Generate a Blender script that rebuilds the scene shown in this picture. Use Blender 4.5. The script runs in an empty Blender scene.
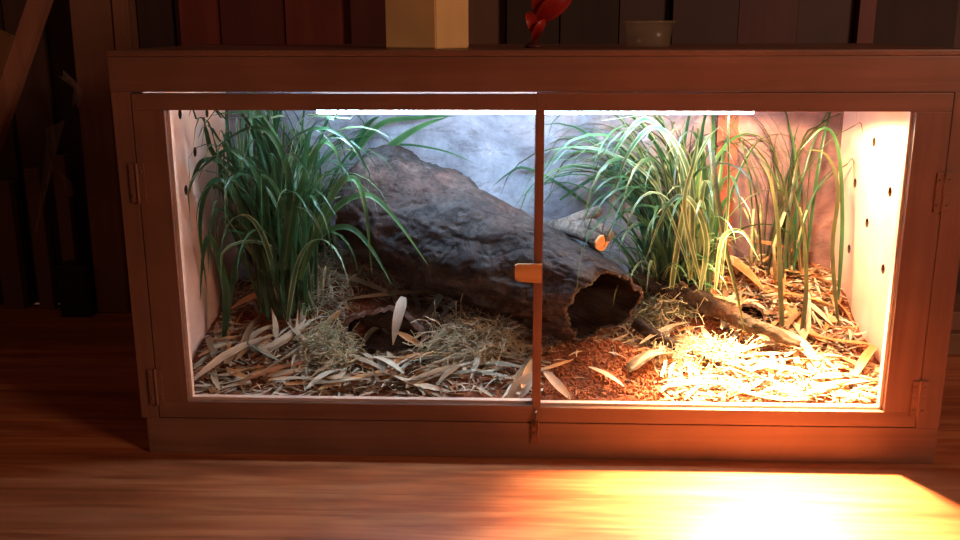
import bpy, bmesh, math, random
from mathutils import Vector, Matrix, Euler, noise
PI = math.pi
sc = bpy.context.scene
C = sc.collection
rnd = random.Random(7)

# ------------------------------------------------------------------ camera
CP = Vector((-0.0291, -1.3542, 0.6412)); PITCH, YAW, ROLL, FPX = 0.2493, 0.039, -0.0023, 960.5
fwd = Vector((-math.sin(YAW) * math.cos(PITCH), math.cos(YAW) * math.cos(PITCH), -math.sin(PITCH)))
rt0 = Vector((math.cos(YAW), math.sin(YAW), 0)); up0 = rt0.cross(fwd)
rt = rt0 * math.cos(ROLL) + up0 * math.sin(ROLL); up = up0 * math.cos(ROLL) - rt0 * math.sin(ROLL)
cam = bpy.data.objects.new('camera', bpy.data.cameras.new('camera')); C.objects.link(cam)
M = Matrix((rt, up, -fwd)).transposed().to_4x4(); M.translation = CP
cam.matrix_world = M
cam.data.sensor_width = 36; cam.data.lens = FPX / 960 * 36; cam.data.clip_start = .02
sc.camera = cam

def ray(px, py): return fwd + rt * ((px - 480) / FPX) - up * ((py - 270) / FPX)
def PY(px, py, y): d = ray(px, py); return CP + d * ((y - CP.y) / d.y)      # point on the plane y
def PX(px, py, x): d = ray(px, py); return CP + d * ((x - CP.x) / d.x)
def PZ(px, py, z): d = ray(px, py); return CP + d * ((z - CP.z) / d.z)

# ------------------------------------------------------------------ dimensions (metres)
W0, W1, HT, DEP = -.602, .602, .6085, .455      # the enclosure
IX0, IX1, IYB = -.566, .563, .430              # inner faces
IZT = .565

def gauss(x, y, cx, cy, sx, sy): return math.exp(-((x - cx) / sx) ** 2 - ((y - cy) / sy) ** 2)
def h(x, y):
    t = max(0., min(1., y / .43))
    z = .080 + .085 * t ** 1.15
    z += .050 * gauss(x, y, -.36, .30, .14, .12)
    z += .055 * gauss(x, y, .42, .40, .20, .12)
    z += .020 * gauss(x, y, .10, .10, .09, .07)
    z += .012 * gauss(x, y, -.12, .07, .10, .05)
    z -= .040 * gauss(x, y, -.25, .23, .06, .05)
    z += .040 * gauss(x, y, -.30, .33, .09, .05)
    z += .028 * gauss(x, y, .27, .25, .10, .07)
    z += .030 * gauss(x, y, .10, .13, .08, .04)
    z += .010 * (noise.noise(Vector((x * 14, y * 14, 3)))) + .004 * noise.noise(Vector((x * 45, y * 45, 1)))
    return z
def T(px, py):
    d = ray(px, py); s = (0.005 - CP.y) / d.y
    for _ in range(260):
        p = CP + d * s
        if p.z <= h(p.x, p.y) or p.y > .425: return p
        s += .0022
    return p

# ------------------------------------------------------------------ materials
def newmat(name):
    m = bpy.data.materials.new(name); m.use_nodes = True
    n = m.node_tree; b = n.nodes['Principled BSDF']
    return m, n, b
def ramp(n, stops):
    r = n.nodes.new('ShaderNodeValToRGB'); e = r.color_ramp.elements
    while len(e) < len(stops): e.new(.5)
    for k, (p, c) in enumerate(stops): e[k].position = p; e[k].color = (*c, 1)
    return r
def texco(n, scale=(1, 1, 1), rot=(0, 0, 0), kind='Object'):
    t = n.nodes.new('ShaderNodeTexCoord'); mp = n.nodes.new('ShaderNodeMapping')
    mp.inputs['Scale'].default_value = scale; mp.inputs['Rotation'].default_value = rot
    n.links.new(t.outputs[kind], mp.inputs['Vector']); return mp
def noi(n, mp, scale, detail=5, rough=.6, dist=0):
    t = n.nodes.new('ShaderNodeTexNoise'); t.inputs['Scale'].default_value = scale
    t.inputs['Detail'].default_value = detail; t.inputs['Roughness'].default_value = rough
    t.inputs['Distortion'].default_value = dist
    n.links.new(mp.outputs[0], t.inputs['Vector']); return t
def bump(n, b, src, strength, dist=.002):
    k = n.nodes.new('ShaderNodeBump'); k.inputs['Strength'].default_value = strength; k.inputs['Distance'].default_value = dist
    n.links.new(src, k.inputs['Height']); n.links.new(k.outputs[0], b.inputs['Normal']); return k
def mix(n, a, bb, fac, mode='MIX'):
    m = n.nodes.new('ShaderNodeMix'); m.data_type = 'RGBA'; m.blend_type = mode
    for s, v in ((m.inputs[6], a), (m.inputs[7], bb), (m.inputs[0], fac)):
        if hasattr(v, 'links'): n.links.new(v, s)
        elif isinstance(v, (int, float)): s.default_value = v
        else: s.default_value = (*v, 1)
    return m.outputs[2]

def wood(name, c1, c2, axis='X', scale=1., rough=.45, knots=None, spec=.4, bmp=.25):
    m, n, b = newmat(name)
    s = {'X': (1.2, 26, 26), 'Z': (26, 26, 1.2), 'Y': (26, 1.2, 26)}[axis]
    mp = texco(n, tuple(v * scale for v in s))
    t = noi(n, mp, 1.6, 7, .62, .6)
    r = ramp(n, [(.3, c1), (.7, c2)]); n.links.new(t.outputs[0], r.inputs[0])
    mp2 = texco(n, (3, 3, 3)); t2 = noi(n, mp2, 1.5, 3, .5)
    r2 = ramp(n, [(.35, (.72, .70, .68)), (.7, (1.1, 1.08, 1.05))]); n.links.new(t2.outputs[0], r2.inputs[0])
    col = mix(n, r.outputs[0], r2.outputs[0], 1., 'MULTIPLY')
    n.links.new(col, b.inputs['Base Color'])
    b.inputs['Roughness'].default_value = rough; b.inputs['Specular IOR Level'].default_value = spec
    bump(n, b, t.outputs[0], bmp, .001)
    return m

FRAME = wood('stained_wood', (.150, .060, .034), (.215, .096, .057), 'X', 1., .42)
FRAMEV = wood('stained_wood_upright', (.150, .060, .034), (.215, .096, .057), 'Z', 1., .42)
PALE = wood('pale_bead_wood', (.62, .36, .26), (.75, .48, .36), 'X', 1, .6)
PINE = wood('pale_painted_board', (.90, .52, .39), (.95, .63, .50), 'Z', .6, .6, bmp=.1)
HINGE = wood('painted_hinge_metal', (.17, .055, .028), (.24, .08, .04), 'Z', 1, .35, spec=.6)
TAB = wood('tab_tan_wood', (.42, .20, .07), (.60, .32, .12), 'X', 2, .45)

def simple(name, col, rough=.6, var=.25, scale=60, bm=.4, spec=.3, bd=.001, metal=0, trans=0, em=None):
    m, n, b = newmat(name)
    mp = texco(n); t = noi(n, mp, scale, 5, .65)
    lo = tuple(c * (1 - var) for c in col); hi = tuple(min(1, c * (1 + var)) for c in col)
    r = ramp(n, [(.3, lo), (.7, hi)]); n.links.new(t.outputs[0], r.inputs[0]); n.links.new(r.outputs[0], b.inputs['Base Color'])
    b.inputs['Roughness'].default_value = rough; b.inputs['Specular IOR Level'].default_value = spec; b.inputs['Metallic'].default_value = metal
    if bm: bump(n, b, t.outputs[0], bm, bd)
    return m

def leafmat(name, mid, edge, stripe=.35, rough=.45, translucent=.25, veins=40):
    """ribbon leaf: UV.x across the blade, UV.y along it"""
    m, n, b = newmat(name)
    uv = n.nodes.new('ShaderNodeTexCoord'); sp = n.nodes.new('ShaderNodeSeparateXYZ'); n.links.new(uv.outputs['UV'], sp.inputs[0])
    a = n.nodes.new('ShaderNodeMath'); a.operation = 'SUBTRACT'; n.links.new(sp.outputs[0], a.inputs[0]); a.inputs[1].default_value = .5
    ab = n.nodes.new('ShaderNodeMath'); ab.operation = 'ABSOLUTE'; n.links.new(a.outputs[0], ab.inputs[0])
    r = ramp(n, [(max(.02, stripe - .05), mid), (min(.5, stripe + .05), edge)]); n.links.new(ab.outputs[0], r.inputs[0])
    mp = texco(n, (veins, 3, 1), kind='UV'); t = noi(n, mp, 1., 3, .6)
    r2 = ramp(n, [(.3, (.62, .62, .6)), (.7, (1.15, 1.15, 1.1))]); n.links.new(t.outputs[0], r2.inputs[0])
    mp3 = texco(n, (1, 1, 1)); t3 = noi(n, mp3, 22, 2, .5)
    r3 = ramp(n, [(.3, (.6, .62, .6)), (.72, (1.25, 1.2, 1.1))]); n.links.new(t3.outputs[0], r3.inputs[0])
    col = mix(n, mix(n, r.outputs[0], r2.outputs[0], 1., 'MULTIPLY'), r3.outputs[0], 1., 'MULTIPLY')
    n.links.new(col, b.inputs['Base Color']); b.inputs['Roughness'].default_value = rough
    b.inputs['Specular IOR Level'].default_value = .35
    tr = n.nodes.new('ShaderNodeBsdfTranslucent'); n.links.new(col, tr.inputs[0])
    ms = n.nodes.new('ShaderNodeMixShader'); ms.inputs[0].default_value = translucent
    n.links.new(b.outputs[0], ms.inputs[1]); n.links.new(tr.outputs[0], ms.inputs[2])
    n.links.new(ms.outputs[0], n.nodes['Material Output'].inputs[0])
    return m

L_TAN = leafmat('dry_leaf_tan', (.64, .43, .30), (.70, .49, .35), rough=.6)
L_PALE = leafmat('dry_leaf_pale', (.72, .58, .47), (.78, .66, .55), rough=.6)
L_WHITE = leafmat('dry_leaf_whitish', (.80, .70, .64), (.85, .76, .70), rough=.6)
L_ORANGE = leafmat('dry_leaf_orange', (.66, .29, .12), (.72, .36, .16), rough=.5)
L_BROWN = leafmat('dry_leaf_brown', (.34, .18, .10), (.42, .24, .14), rough=.6)
L_GREY = leafmat('dry_leaf_grey', (.32, .28, .22), (.38, .34, .27), rough=.65)
L_RED = leafmat('dry_leaf_red', (.42, .13, .05), (.46, .18, .08), rough=.5)
DRY = [L_TAN, L_PALE, L_ORANGE, L_BROWN, L_GREY, L_RED]
G_DARK = leafmat('dark_green_blade', (.030, .095, .040), (.045, .13, .05), rough=.35, translucent=.3)
G_MID = leafmat('mid_green_blade', (.06, .15, .055), (.11, .22, .085), rough=.35, translucent=.3)
G_VAR = leafmat('pale_edged_blade', (.07, .14, .06), (.34, .40, .24), stripe=.30, rough=.38, translucent=.3)
G_YEL = leafmat('yellow_green_blade', (.22, .25, .10), (.42, .43, .23), stripe=.34, rough=.4, translucent=.3)
G_OLIVE = leafmat('olive_reed', (.055, .060, .022), (.09, .09, .035), rough=.45, translucent=.25)
STRAW = simple('dry_straw', (.48, .37, .22), .7, .4, 30, 0)
MOSS = simple('grey_green_moss', (.30, .27, .15), .8, .5, 40, 0)

def mk_glass():
    m, n, b = newmat('door_glass'); n.nodes.remove(b)
    tr = n.nodes.new('ShaderNodeBsdfTransparent'); tr.inputs[0].default_value = (.97, .985, .98, 1)
    gl = n.nodes.new('ShaderNodeBsdfGlossy'); gl.inputs['Roughness'].default_value = .03
    df = n.nodes.new('ShaderNodeBsdfDiffuse'); df.inputs[0].default_value = (.8, .8, .8, 1)
    fr = n.nodes.new('ShaderNodeFresnel'); geo = n.nodes.new('ShaderNodeNewGeometry'); io = n.nodes.new('ShaderNodeMapRange')
    io.inputs[3].default_value = 1.2; io.inputs[4].default_value = 1 / 1.2          # same thin-sheet reflectance on either face
    n.links.new(geo.outputs['Backfacing'], io.inputs[0]); n.links.new(io.outputs[0], fr.inputs[0])
    ms = n.nodes.new('ShaderNodeMixShader'); n.links.new(fr.outputs[0], ms.inputs[0]); n.links.new(tr.outputs[0], ms.inputs[1]); n.links.new(gl.outputs[0], ms.inputs[2])
    mp = texco(n, (2.2, 1, 5)); t = noi(n, mp, 3.2, 7, .7, 1.2)
    r = ramp(n, [(.50, (0, 0, 0)), (.85, (.045, .045, .045))]); n.links.new(t.outputs[0], r.inputs[0])
    m2 = n.nodes.new('ShaderNodeMixShader'); n.links.new(r.outputs[0], m2.inputs[0]); n.links.new(ms.outputs[0], m2.inputs[1]); n.links.new(df.outputs[0], m2.inputs[2])
    n.links.new(m2.outputs[0], n.nodes['Material Output'].inputs[0]); return m
GLASS = mk_glass()

def mk_emit(name, col, s):
    m, n, b = newmat(name); n.nodes.remove(b)
    e = n.nodes.new('ShaderNodeEmission'); e.inputs[0].default_value = (*col, 1); e.inputs[1].default_value = s
    n.links.new(e.outputs[0], n.nodes['Material Output'].inputs[0]); return m

def mk_back():
    m, n, b = newmat('smeared_grey_backboard')
    mp = texco(n, (1, 1, 1)); t = noi(n, mp, 8, 9, .74, .35)
    r = ramp(n, [(.30, (.07, .065, .08)), (.44, (.17, .16, .19)), (.58, (.28, .27, .31)), (.72, (.58, .58, .64))]); n.links.new(t.outputs[0], r.inputs[0])
    mp2 = texco(n, (1.5, 1, 6)); t2 = noi(n, mp2, 9, 7, .75, .8)
    r2 = ramp(n, [(.56, (1, 1, 1)), (.60, (.50, .40, .38)), (.64, (1, 1, 1))]); n.links.new(t2.outputs[0], r2.inputs[0])
    c = mix(n, r.outputs[0], r2.outputs[0], .7, 'MULTIPLY')
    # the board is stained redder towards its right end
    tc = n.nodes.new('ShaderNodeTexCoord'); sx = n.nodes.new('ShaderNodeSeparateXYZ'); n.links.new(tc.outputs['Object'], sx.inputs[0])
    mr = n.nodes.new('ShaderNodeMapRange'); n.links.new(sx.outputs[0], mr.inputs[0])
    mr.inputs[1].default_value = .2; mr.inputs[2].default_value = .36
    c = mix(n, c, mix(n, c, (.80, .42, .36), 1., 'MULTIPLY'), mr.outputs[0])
    n.links.new(c, b.inputs['Base Color']); b.inputs['Roughness'].default_value = .6
    bump(n, b, t.outputs[0], .3, .003); return m
BACKM = mk_back()

def mk_floor():
    m, n, b = newmat('polished_floorboards')
    tc = n.nodes.new('ShaderNodeTexCoord'); sp = n.nodes.new('ShaderNodeSeparateXYZ'); n.links.new(tc.outputs['Object'], sp.inputs[0])
    dv = n.nodes.new('ShaderNodeMath'); dv.operation = 'DIVIDE'; n.links.new(sp.outputs[1], dv.inputs[0]); dv.inputs[1].default_value = .125
    fl = n.nodes.new('ShaderNodeMath'); fl.operation = 'FLOOR'; n.links.new(dv.outputs[0], fl.inputs[0])
    fr = n.nodes.new('ShaderNodeMath'); fr.operation = 'FRACT'; n.links.new(dv.outputs[0], fr.inputs[0])
    wn = n.nodes.new('ShaderNodeTexWhiteNoise'); wn.noise_dimensions = '1D'; n.links.new(fl.outputs[0], wn.inputs['W'])
    rr = ramp(n, [(0, (.75, .72, .7)), (1, (1.15, 1.1, 1.05))]); n.links.new(wn.outputs[0], rr.inputs[0])
    mp = texco(n, (1.1, 15, 1)); t = noi(n, mp, 2.0, 9, .6, 1.4)
    r = ramp(n, [(.30, (.27, .066, .024)), (.48, (.40, .115, .040)), (.72, (.56, .23, .10))]); n.links.new(t.outputs[0], r.inputs[0])
    c = mix(n, r.outputs[0], rr.outputs[0], 1., 'MULTIPLY')
    gp = ramp(n, [(.0, (.25, .2, .18)), (.018, (1, 1, 1))]); n.links.new(fr.outputs[0], gp.inputs[0])
    c = mix(n, c, gp.outputs[0], .8, 'MULTIPLY')
    mp2 = texco(n, (2.2, 9, 1)); t2 = noi(n, mp2, 1.3, 4, .6); r2 = ramp(n, [(.36, (.55, .5, .48)), (.5, (1, 1, 1))]); n.links.new(t2.outputs[0], r2.inputs[0])
    c = mix(n, c, r2.outputs[0], .7, 'MULTIPLY')
    n.links.new(c, b.inputs['Base Color']); b.inputs['Roughness'].default_value = .34; b.inputs['Specular IOR Level'].default_value = .5
    bump(n, b, t.outputs[0], .12, .001); return m
FLOOR = mk_floor()

def mk_bark(name, c0, c1, c2, scale=1., axis=(1, 1, 1)):
    m, n, b = newmat(name)
    mp = texco(n, axis); t = noi(n, mp, 16 * scale, 9, .7, .8)
    r = ramp(n, [(.32, c0), (.5, c1), (.72, c2)]); n.links.new(t.outputs[0], r.inputs[0])
    t2 = noi(n, mp, 5 * scale, 4, .55); r2 = ramp(n, [(.50, (1, 1, 1)), (.68, (1.5, .95, .78))]); n.links.new(t2.outputs[0], r2.inputs[0])
    t3 = noi(n, mp, 110 * scale, 4, .7); r3 = ramp(n, [(.35, (.5, .5, .5)), (.6, (1.1, 1.1, 1.1)), (.78, (2.0, 1.9, 1.8))]); n.links.new(t3.outputs[0], r3.inputs[0])
    c = mix(n, mix(n, r.outputs[0], r2.outputs[0], 1., 'MULTIPLY'), r3.outputs[0], .8, 'MULTIPLY')
    dm = n.nodes.new('ShaderNodeVectorMath'); dm.operation = 'MULTIPLY_ADD'; n.links.new(t.outputs['Color'], dm.inputs[0]); dm.inputs[1].default_value = (.05, .05, .05)
    mpv = texco(n, (.55, 1, 1)); n.links.new(mpv.outputs[0], dm.inputs[2])
    vo = n.nodes.new('ShaderNodeTexVoronoi'); vo.feature = 'DISTANCE_TO_EDGE'; vo.inputs['Scale'].default_value = 24 * scale; n.links.new(dm.outputs[0], vo.inputs['Vector'])
    rv = ramp(n, [(.0, (.25, .23, .22)), (.09, (1, 1, 1))]); n.links.new(vo.outputs['Distance'], rv.inputs[0])
    c = mix(n, c, rv.outputs[0], .35, 'MULTIPLY')
    n.links.new(c, b.inputs['Base Color']); b.inputs['Roughness'].default_value = .85; b.inputs['Specular IOR Level'].default_value = .2
    bv = n.nodes.new('ShaderNodeBump'); bv.inputs['Strength'].default_value = .35; bv.inputs['Distance'].default_value = .004; n.links.new(rv.outputs[0], bv.inputs['Height'])
    ad = n.nodes.new('ShaderNodeMath'); ad.operation = 'MULTIPLY_ADD'; n.links.new(t3.outputs[0], ad.inputs[0]); ad.inputs[1].default_value = .35; n.links.new(t.outputs[0], ad.inputs[2])
    bk = bump(n, b, ad.outputs[0], 1., .008); n.links.new(bv.outputs[0], bk.inputs['Normal']); return m
BARK = mk_bark('dark_log_bark', (.018, .014, .014), (.043, .034, .033), (.088, .072, .068))
HOLLOW_SHADE = simple('hollow_shade', (.006, .0045, .004), 1, .6, 90, .3, spec=.0)  # near-black colour paints the shade inside the log and bark hides
BRANCH = mk_bark('branch_bark', (.018, .011, .007), (.05, .030, .018), (.11, .068, .043), 1.5)
CORK = mk_bark('cork_bark', (.09, .055, .045), (.22, .13, .11), (.36, .24, .20), 1.2)
CUT = simple('cut_wood_face', (.72, .32, .12), .6, .3, 90, .3)
COIR = simple('red_brown_coir', (.19, .050, .018), .9, .75, 210, 1., bd=.004)
COIRC = simple('coir_crumb', (.24, .065, .022), .9, .5, 80, .4)

# ------------------------------------------------------------------ object helpers
def link(name, bm, mats, parent=None, smooth=False, loc=None):
    me = bpy.data.meshes.new(name); bm.normal_update(); bm.to_mesh(me); bm.free()
    for m in (mats if isinstance(mats, (list, tuple)) else [mats]): me.materials.append(m)
    if smooth:
        for p in me.polygons: p.use_smooth = True
    o = bpy.data.objects.new(name, me); C.objects.link(o)
    if parent:
        o.parent = parent
        pw = Vector(parent.location); q = parent.parent
        while q: pw += Vector(q.location); q = q.parent
        if any(abs(v) > 0 for v in pw): me.transform(Matrix.Translation(-pw))
    elif loc is not None:
        me.transform(Matrix.Translation(-Vector(loc))); o.location = loc
    return o
def tag(o, label, cat, group=None, kind=None):
    if label: o['label'] = label
    if cat: o['category'] = cat
    if group: o['group'] = group
    if kind: o['kind'] = kind
    return o
def thing(name, label, cat, loc=(0, 0, 0), group=None):
    o = bpy.data.objects.new(name, None); C.objects.link(o); o.location = loc; o.empty_display_size = .05
    return tag(o, label, cat, group)
def struct(name, bm, mats, label, smooth=False):
    o = link(name, bm, mats, None, smooth); o['kind'] = 'structure'; o['label'] = label; return o
def box(bm, x0, x1, y0, y1, z0, z1, mi=0, bev=0.):
    vs = [bm.verts.new(p) for p in [(x0, y0, z0), (x1, y0, z0), (x1, y1, z0), (x0, y1, z0), (x0, y0, z1), (x1, y0, z1), (x1, y1, z1), (x0, y1, z1)]]
    fs = [bm.faces.new([vs[i] for i in f]) for f in [(0, 3, 2, 1), (4, 5, 6, 7), (0, 1, 5, 4), (1, 2, 6, 5), (2, 3, 7, 6), (3, 0, 4, 7)]]
    for f in fs: f.material_index = mi
    if bev:
        es = set(e for f in fs for e in f.edges)
        r = bmesh.ops.bevel(bm, geom=list(es), offset=bev, segments=2, affect='EDGES', profile=.7)
        for f in r['faces']: f.material_index = mi
def nb(): return bmesh.new()
def bx(*a, **k): b = nb(); box(b, *a, **k); return b
def tube(bm, pts, rads, n=10, mi=0, cap=True, rough=0., seed=0, squash=1.):
    pts = [Vector(p) for p in pts]
    rings = []; ref = None
    for i, p in enumerate(pts):
        d = (pts[min(i + 1, len(pts) - 1)] - pts[max(i - 1, 0)]).normalized()
        if ref is None:
            ref = d.orthogonal().normalized()
        ref = (ref - d * ref.dot(d)).normalized(); b = d.cross(ref)
        r = rads[i] if hasattr(rads, '__len__') else rads
        ring = []
        for k in range(n):
            a = 2 * PI * k / n; q = ref * math.cos(a) + b * math.sin(a)
            rr = r * (1 + (rough * noise.noise(p * 60 + q * 2 + Vector((seed, 0, 0))) if rough else 0))
            ring.append(bm.verts.new(p + q * rr))
        rings.append(ring)
    for i in range(len(rings) - 1):
        for k in range(n):
            f = bm.faces.new([rings[i][k], rings[i][(k + 1) % n], rings[i + 1][(k + 1) % n], rings[i + 1][k]]); f.material_index = mi
    if cap:
        bm.faces.new(rings[0][::-1]).material_index = mi; bm.faces.new(rings[-1]).material_index = mi
    return rings
def lathe(bm, prof, n=32, c=(0, 0), mi=0):
    rs = [[bm.verts.new((c[0] + r * math.cos(2 * PI * k / n), c[1] + r * math.sin(2 * PI * k / n), z)) for k in range(n)] for r, z in prof]
    for i in range(len(rs) - 1):
        for k in range(n): bm.faces.new([rs[i][k], rs[i][(k + 1) % n], rs[i + 1][(k + 1) % n], rs[i + 1][k]]).material_index = mi
def ribbon(bm, pts, nrm, width, prof, fold=.25, mi=0, thick=0.):
    """leaf blade along pts; nrm = per point upward hint; UV.x across, UV.y along"""
    uvl = bm.loops.layers.uv.verify()
    n = len(pts); rows = []
    for i, p in enumerate(pts):
        d = (pts[min(i + 1, n - 1)] - pts[max(i - 1, 0)]).normalized()
        u = nrm[i] if isinstance(nrm, list) else nrm
        s = d.cross(u)
        if s.length < 1e-4: s = d.orthogonal()
        s.normalize(); nn = s.cross(d).normalized()
        w = width * prof(i / (n - 1)) * .5
        rows.append([bm.verts.new(p - s * w + nn * w * fold), bm.verts.new(p - nn * thick), bm.verts.new(p + s * w + nn * w * fold)])
    for i in range(n - 1):
        for k in range(2):
            f = bm.faces.new([rows[i][k], rows[i][k + 1], rows[i + 1][k + 1], rows[i + 1][k]]); f.smooth = True; f.material_index = mi
            for lp, (u_, v_) in zip(f.loops, ((k * .5, i / (n - 1)), (k * .5 + .5, i / (n - 1)), (k * .5 + .5, (i + 1) / (n - 1)), (k * .5, (i + 1) / (n - 1)))):
                lp[uvl].uv = (u_, v_)
def pblade(t): return min(1, .55 + t * 3) * max(.04, (1 - t ** 2.6))
def pleaf(t): return max(.05, math.sin(PI * min(1, t * .92 + .06)) ** .75)
def pstrip(t): return max(.12, min(1, t * 8 + .3, (1 - t) * 6 + .15))

# ------------------------------------------------------------------ the setting
b = nb(); box(b, -3, 3, -2.6, .80, -.05, 0)
struct('floor', b, FLOOR, 'polished red brown wooden floorboards')
WB = {'black': wood('wall_black', (.030, .012, .008), (.05, .022, .014), 'Z', .6, .7), 'brown': wood('wall_brown', (.14, .062, .036), (.18, .085, .05), 'Z', .6, .6),
      'red': wood('wall_red', (.13, .024, .014), (.18, .038, .022), 'Z', .6, .55), 'dkred': wood('wall_darkred', (.085, .017, .010), (.12, .026, .016), 'Z', .6, .55),
      'dk': wood('wall_dark_brown', (.065, .028, .016), (.09, .040, .024), 'Z', .6, .6)}
keys = list(WB)
pl = [(-900, -500, 'dk'), (-500, -260, 'black'), (-260, -120, 'dk'), (-120, 0, 'black'), (0, 40, 'dk'), (40, 96, 'black'), (96, 135, 'brown'), (135, 171, 'black'), (171, 179, 'brown'), (179, 218, 'red'), (218, 282, 'dkred'),
      (282, 350, 'red'), (350, 420, 'dkred'), (420, 466, 'red'), (466, 506, 'brown'), (506, 560, 'black'), (560, 620, 'black'), (620, 672, 'dk'), (672, 739, 'dk'),
      (739, 800, 'dkred'), (800, 858, 'dk'), (858, 876, 'red'), (876, 960, 'black'), (960, 1040, 'dk'), (1040, 1150, 'black'), (1150, 1300, 'dkred'), (1300, 1800, 'dk')]
b = nb()
for i, (a, c, k) in enumerate(pl):
    xa, xb = PY(a, 20, .8).x, PY(c, 20, .8).x
    dy = .012 * ((i * 7) % 3)
    box(b, xa + .002, xb - .002, .80 + dy, .85, 0, 1.7, keys.index(k))
box(b, -3, 3, .85, .88, 0, 1.7, 0)
struct('wall_back', b, [WB[k] for k in keys], 'wall of dark upright wooden planks behind the enclosure')

# ------------------------------------------------------------------ the enclosure
enc = thing('terrarium', 'wide brown wooden terrarium with two glass doors standing on the floor', 'terrarium')
FY = .0
BORE_SHADE = simple('bore_shade', (.07, .03, .018), .9, .2, 60, 0)  # dark colour stands in for shade inside the drilled holes
def panel_with_holes(x0, x1, holes):
    o = link('side_panel', bx(x0, x1, .022, DEP, .0, .60), [PINE], enc)
    cb = nb()
    for (y, z) in holes:
        r = bmesh.ops.create_cone(cb, cap_ends=True, segments=20, radius1=.0082, radius2=.0082, depth=.2,
                                  matrix=Matrix.Translation(((x0 + x1) / 2, y, z)) @ Matrix.Rotation(PI / 2, 4, 'Y'))
    cme = bpy.data.meshes.new('c'); cb.to_mesh(cme); cb.free(); co = bpy.data.objects.new('c', cme); C.objects.link(co)
    md = o.modifiers.new('b', 'BOOLEAN'); md.object = co; md.operation = 'DIFFERENCE'; md.solver = 'EXACT'
    dg = bpy.context.evaluated_depsgraph_get(); me = bpy.data.meshes.new_from_object(o.evaluated_get(dg))
    me.materials.append(BORE_SHADE)
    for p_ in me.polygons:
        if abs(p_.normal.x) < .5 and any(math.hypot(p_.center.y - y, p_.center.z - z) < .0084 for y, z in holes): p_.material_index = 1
    o.modifiers.clear(); o.data = me; bpy.data.objects.remove(co)
    return o
HR = [PX(x, y, IX1) for x, y in [(874, 142), (855, 183), (890, 192), (867, 223), (849, 249), (883, 269)]]
HL = [PX(x, y, IX0) for x, y in [(207, 113), (180, 114), (195, 152), (186, 190), (222, 255), (214, 185), (200, 230)]]
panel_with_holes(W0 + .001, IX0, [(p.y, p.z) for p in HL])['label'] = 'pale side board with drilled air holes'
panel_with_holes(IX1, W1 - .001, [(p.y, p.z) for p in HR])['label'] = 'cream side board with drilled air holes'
link('back_panel', bx(IX0, IX1, IYB, DEP, .02, .60), BACKM, enc)
link('bottom_panel', bx(IX0, IX1, .022, IYB, .012, .030), PINE, enc)
link('top_panel', bx(W0 - .003, W1, .0, DEP, .600, HT, bev=.002), FRAME, enc)
link('inner_ceiling', bx(IX0, IX1, .022, IYB, IZT, .5995), PINE, enc)
# face frame
SL0, SR0 = -.5755, .5665                     # inner faces of the stiles
DZ0, DZ1 = .0595, .5515
link('face_rail', bx(W0 - .002, W1, FY, .022, DZ1, .5998, bev=.0015), FRAME, enc)
link('face_rail', bx(W0 + .006, W1 - .001, FY, .022, .0, DZ0 - .0018, bev=.0015), FRAME, enc)
link('face_stile', bx(W0 - .001, SL0, FY, .0219, DZ0 - .0017, DZ1 - .0002, bev=.0012), FRAMEV, enc)
link('face_stile', bx(SR0 + .0012, W1, FY, .0219, DZ0 - .0017, DZ1 - .0002, bev=.0012), FRAMEV, enc)
def cleat(x0, x1, y0, y1, z0, z1): return bx(x0, x1, y0, y1, z0, z1, bev=.001)
link('corner_batten', bx(.335, .372, IYB - .012, IYB, .1, IZT), wood('red_batten', (.20, .04, .02), (.27, .06, .03), 'Z', 1, .6), enc)

def door(x0, x1, gx0, gx1, gz0, gz1, ztop, sides):
    d = link('glass_door', (lambda bb: (box(bb, x0, x1, FY - .001, .020, gz1, ztop, bev=.001), box(bb, x0, x1, FY - .001, .020, DZ0, gz0, bev=.001),
        box(bb, x0, gx0, FY - .001, .020, gz0 + .0001, gz1 - .0001, 1, bev=.0008), box(bb, gx1, x1, FY - .001, .020, gz0 + .0001, gz1 - .0001, 1, bev=.0008), bb)[-1])(nb()), [FRAME, FRAMEV], enc)
    link('glass_pane', bx(gx0 - .0, gx1 + .0, .006, .009, gz0, gz1), GLASS, d)
    bb = nb()
    for q in sides:
        if q == 'b': box(bb, gx0, gx1, .0095, .020, gz0, gz0 + .004)
        if q == 'l': box(bb, gx0, gx0 + .004, .0095, .020, gz0 + .004, gz1)
        if q == 'r': box(bb, gx1 - .004, gx1, .0095, .020, gz0 + .004, gz1)
        if q == 't': box(bb, gx0 + .004, gx1 - .004, .0095, .020, gz1 - .003, gz1)
    link('glazing_bead', bb, PALE, d)['label'] = 'pale unpainted strip holding the glass'
    return d
ld = door(SL0 + .0015, -.0030, -.5285, -.0035, .0855, .5260, .5490, 'bl')
ld['label'] = 'left glass door with thin brown frame'
rd = door(-.0028, SR0, .0088, .5185, .0830, .5250, .5508, 'br')
rd['label'] = 'right glass door with thin brown frame'
def hinge(d, x, z, sx):
    bb = nb(); box(bb, x - .011, x + .011, -.0035, .0, z - .028, z + .028, bev=.0006)
    box(bb, x - .011, x + .011, -.0045, -.001, z - .0010, z + .0010)
    tube(bb, [(x, -.0035, z - .029), (x, -.0035, z + .029)], .0022, 10)
    for dz in (-.018, .018):
        for dx in (-.007, .007): bmesh.ops.create_uvsphere(bb, u_segments=8, v_segments=6, radius=.002, matrix=Matrix.Translation((x + dx, -.0035, z + dz)))
    return link('hinge', bb, FRAMEV, d)
hinge(ld, SL0 + .0005, .422, 1); hinge(ld, SL0 + .0005, .110, 1); hinge(rd, SR0, .413, 1); hinge(rd, SR0, .105, 1)
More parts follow.
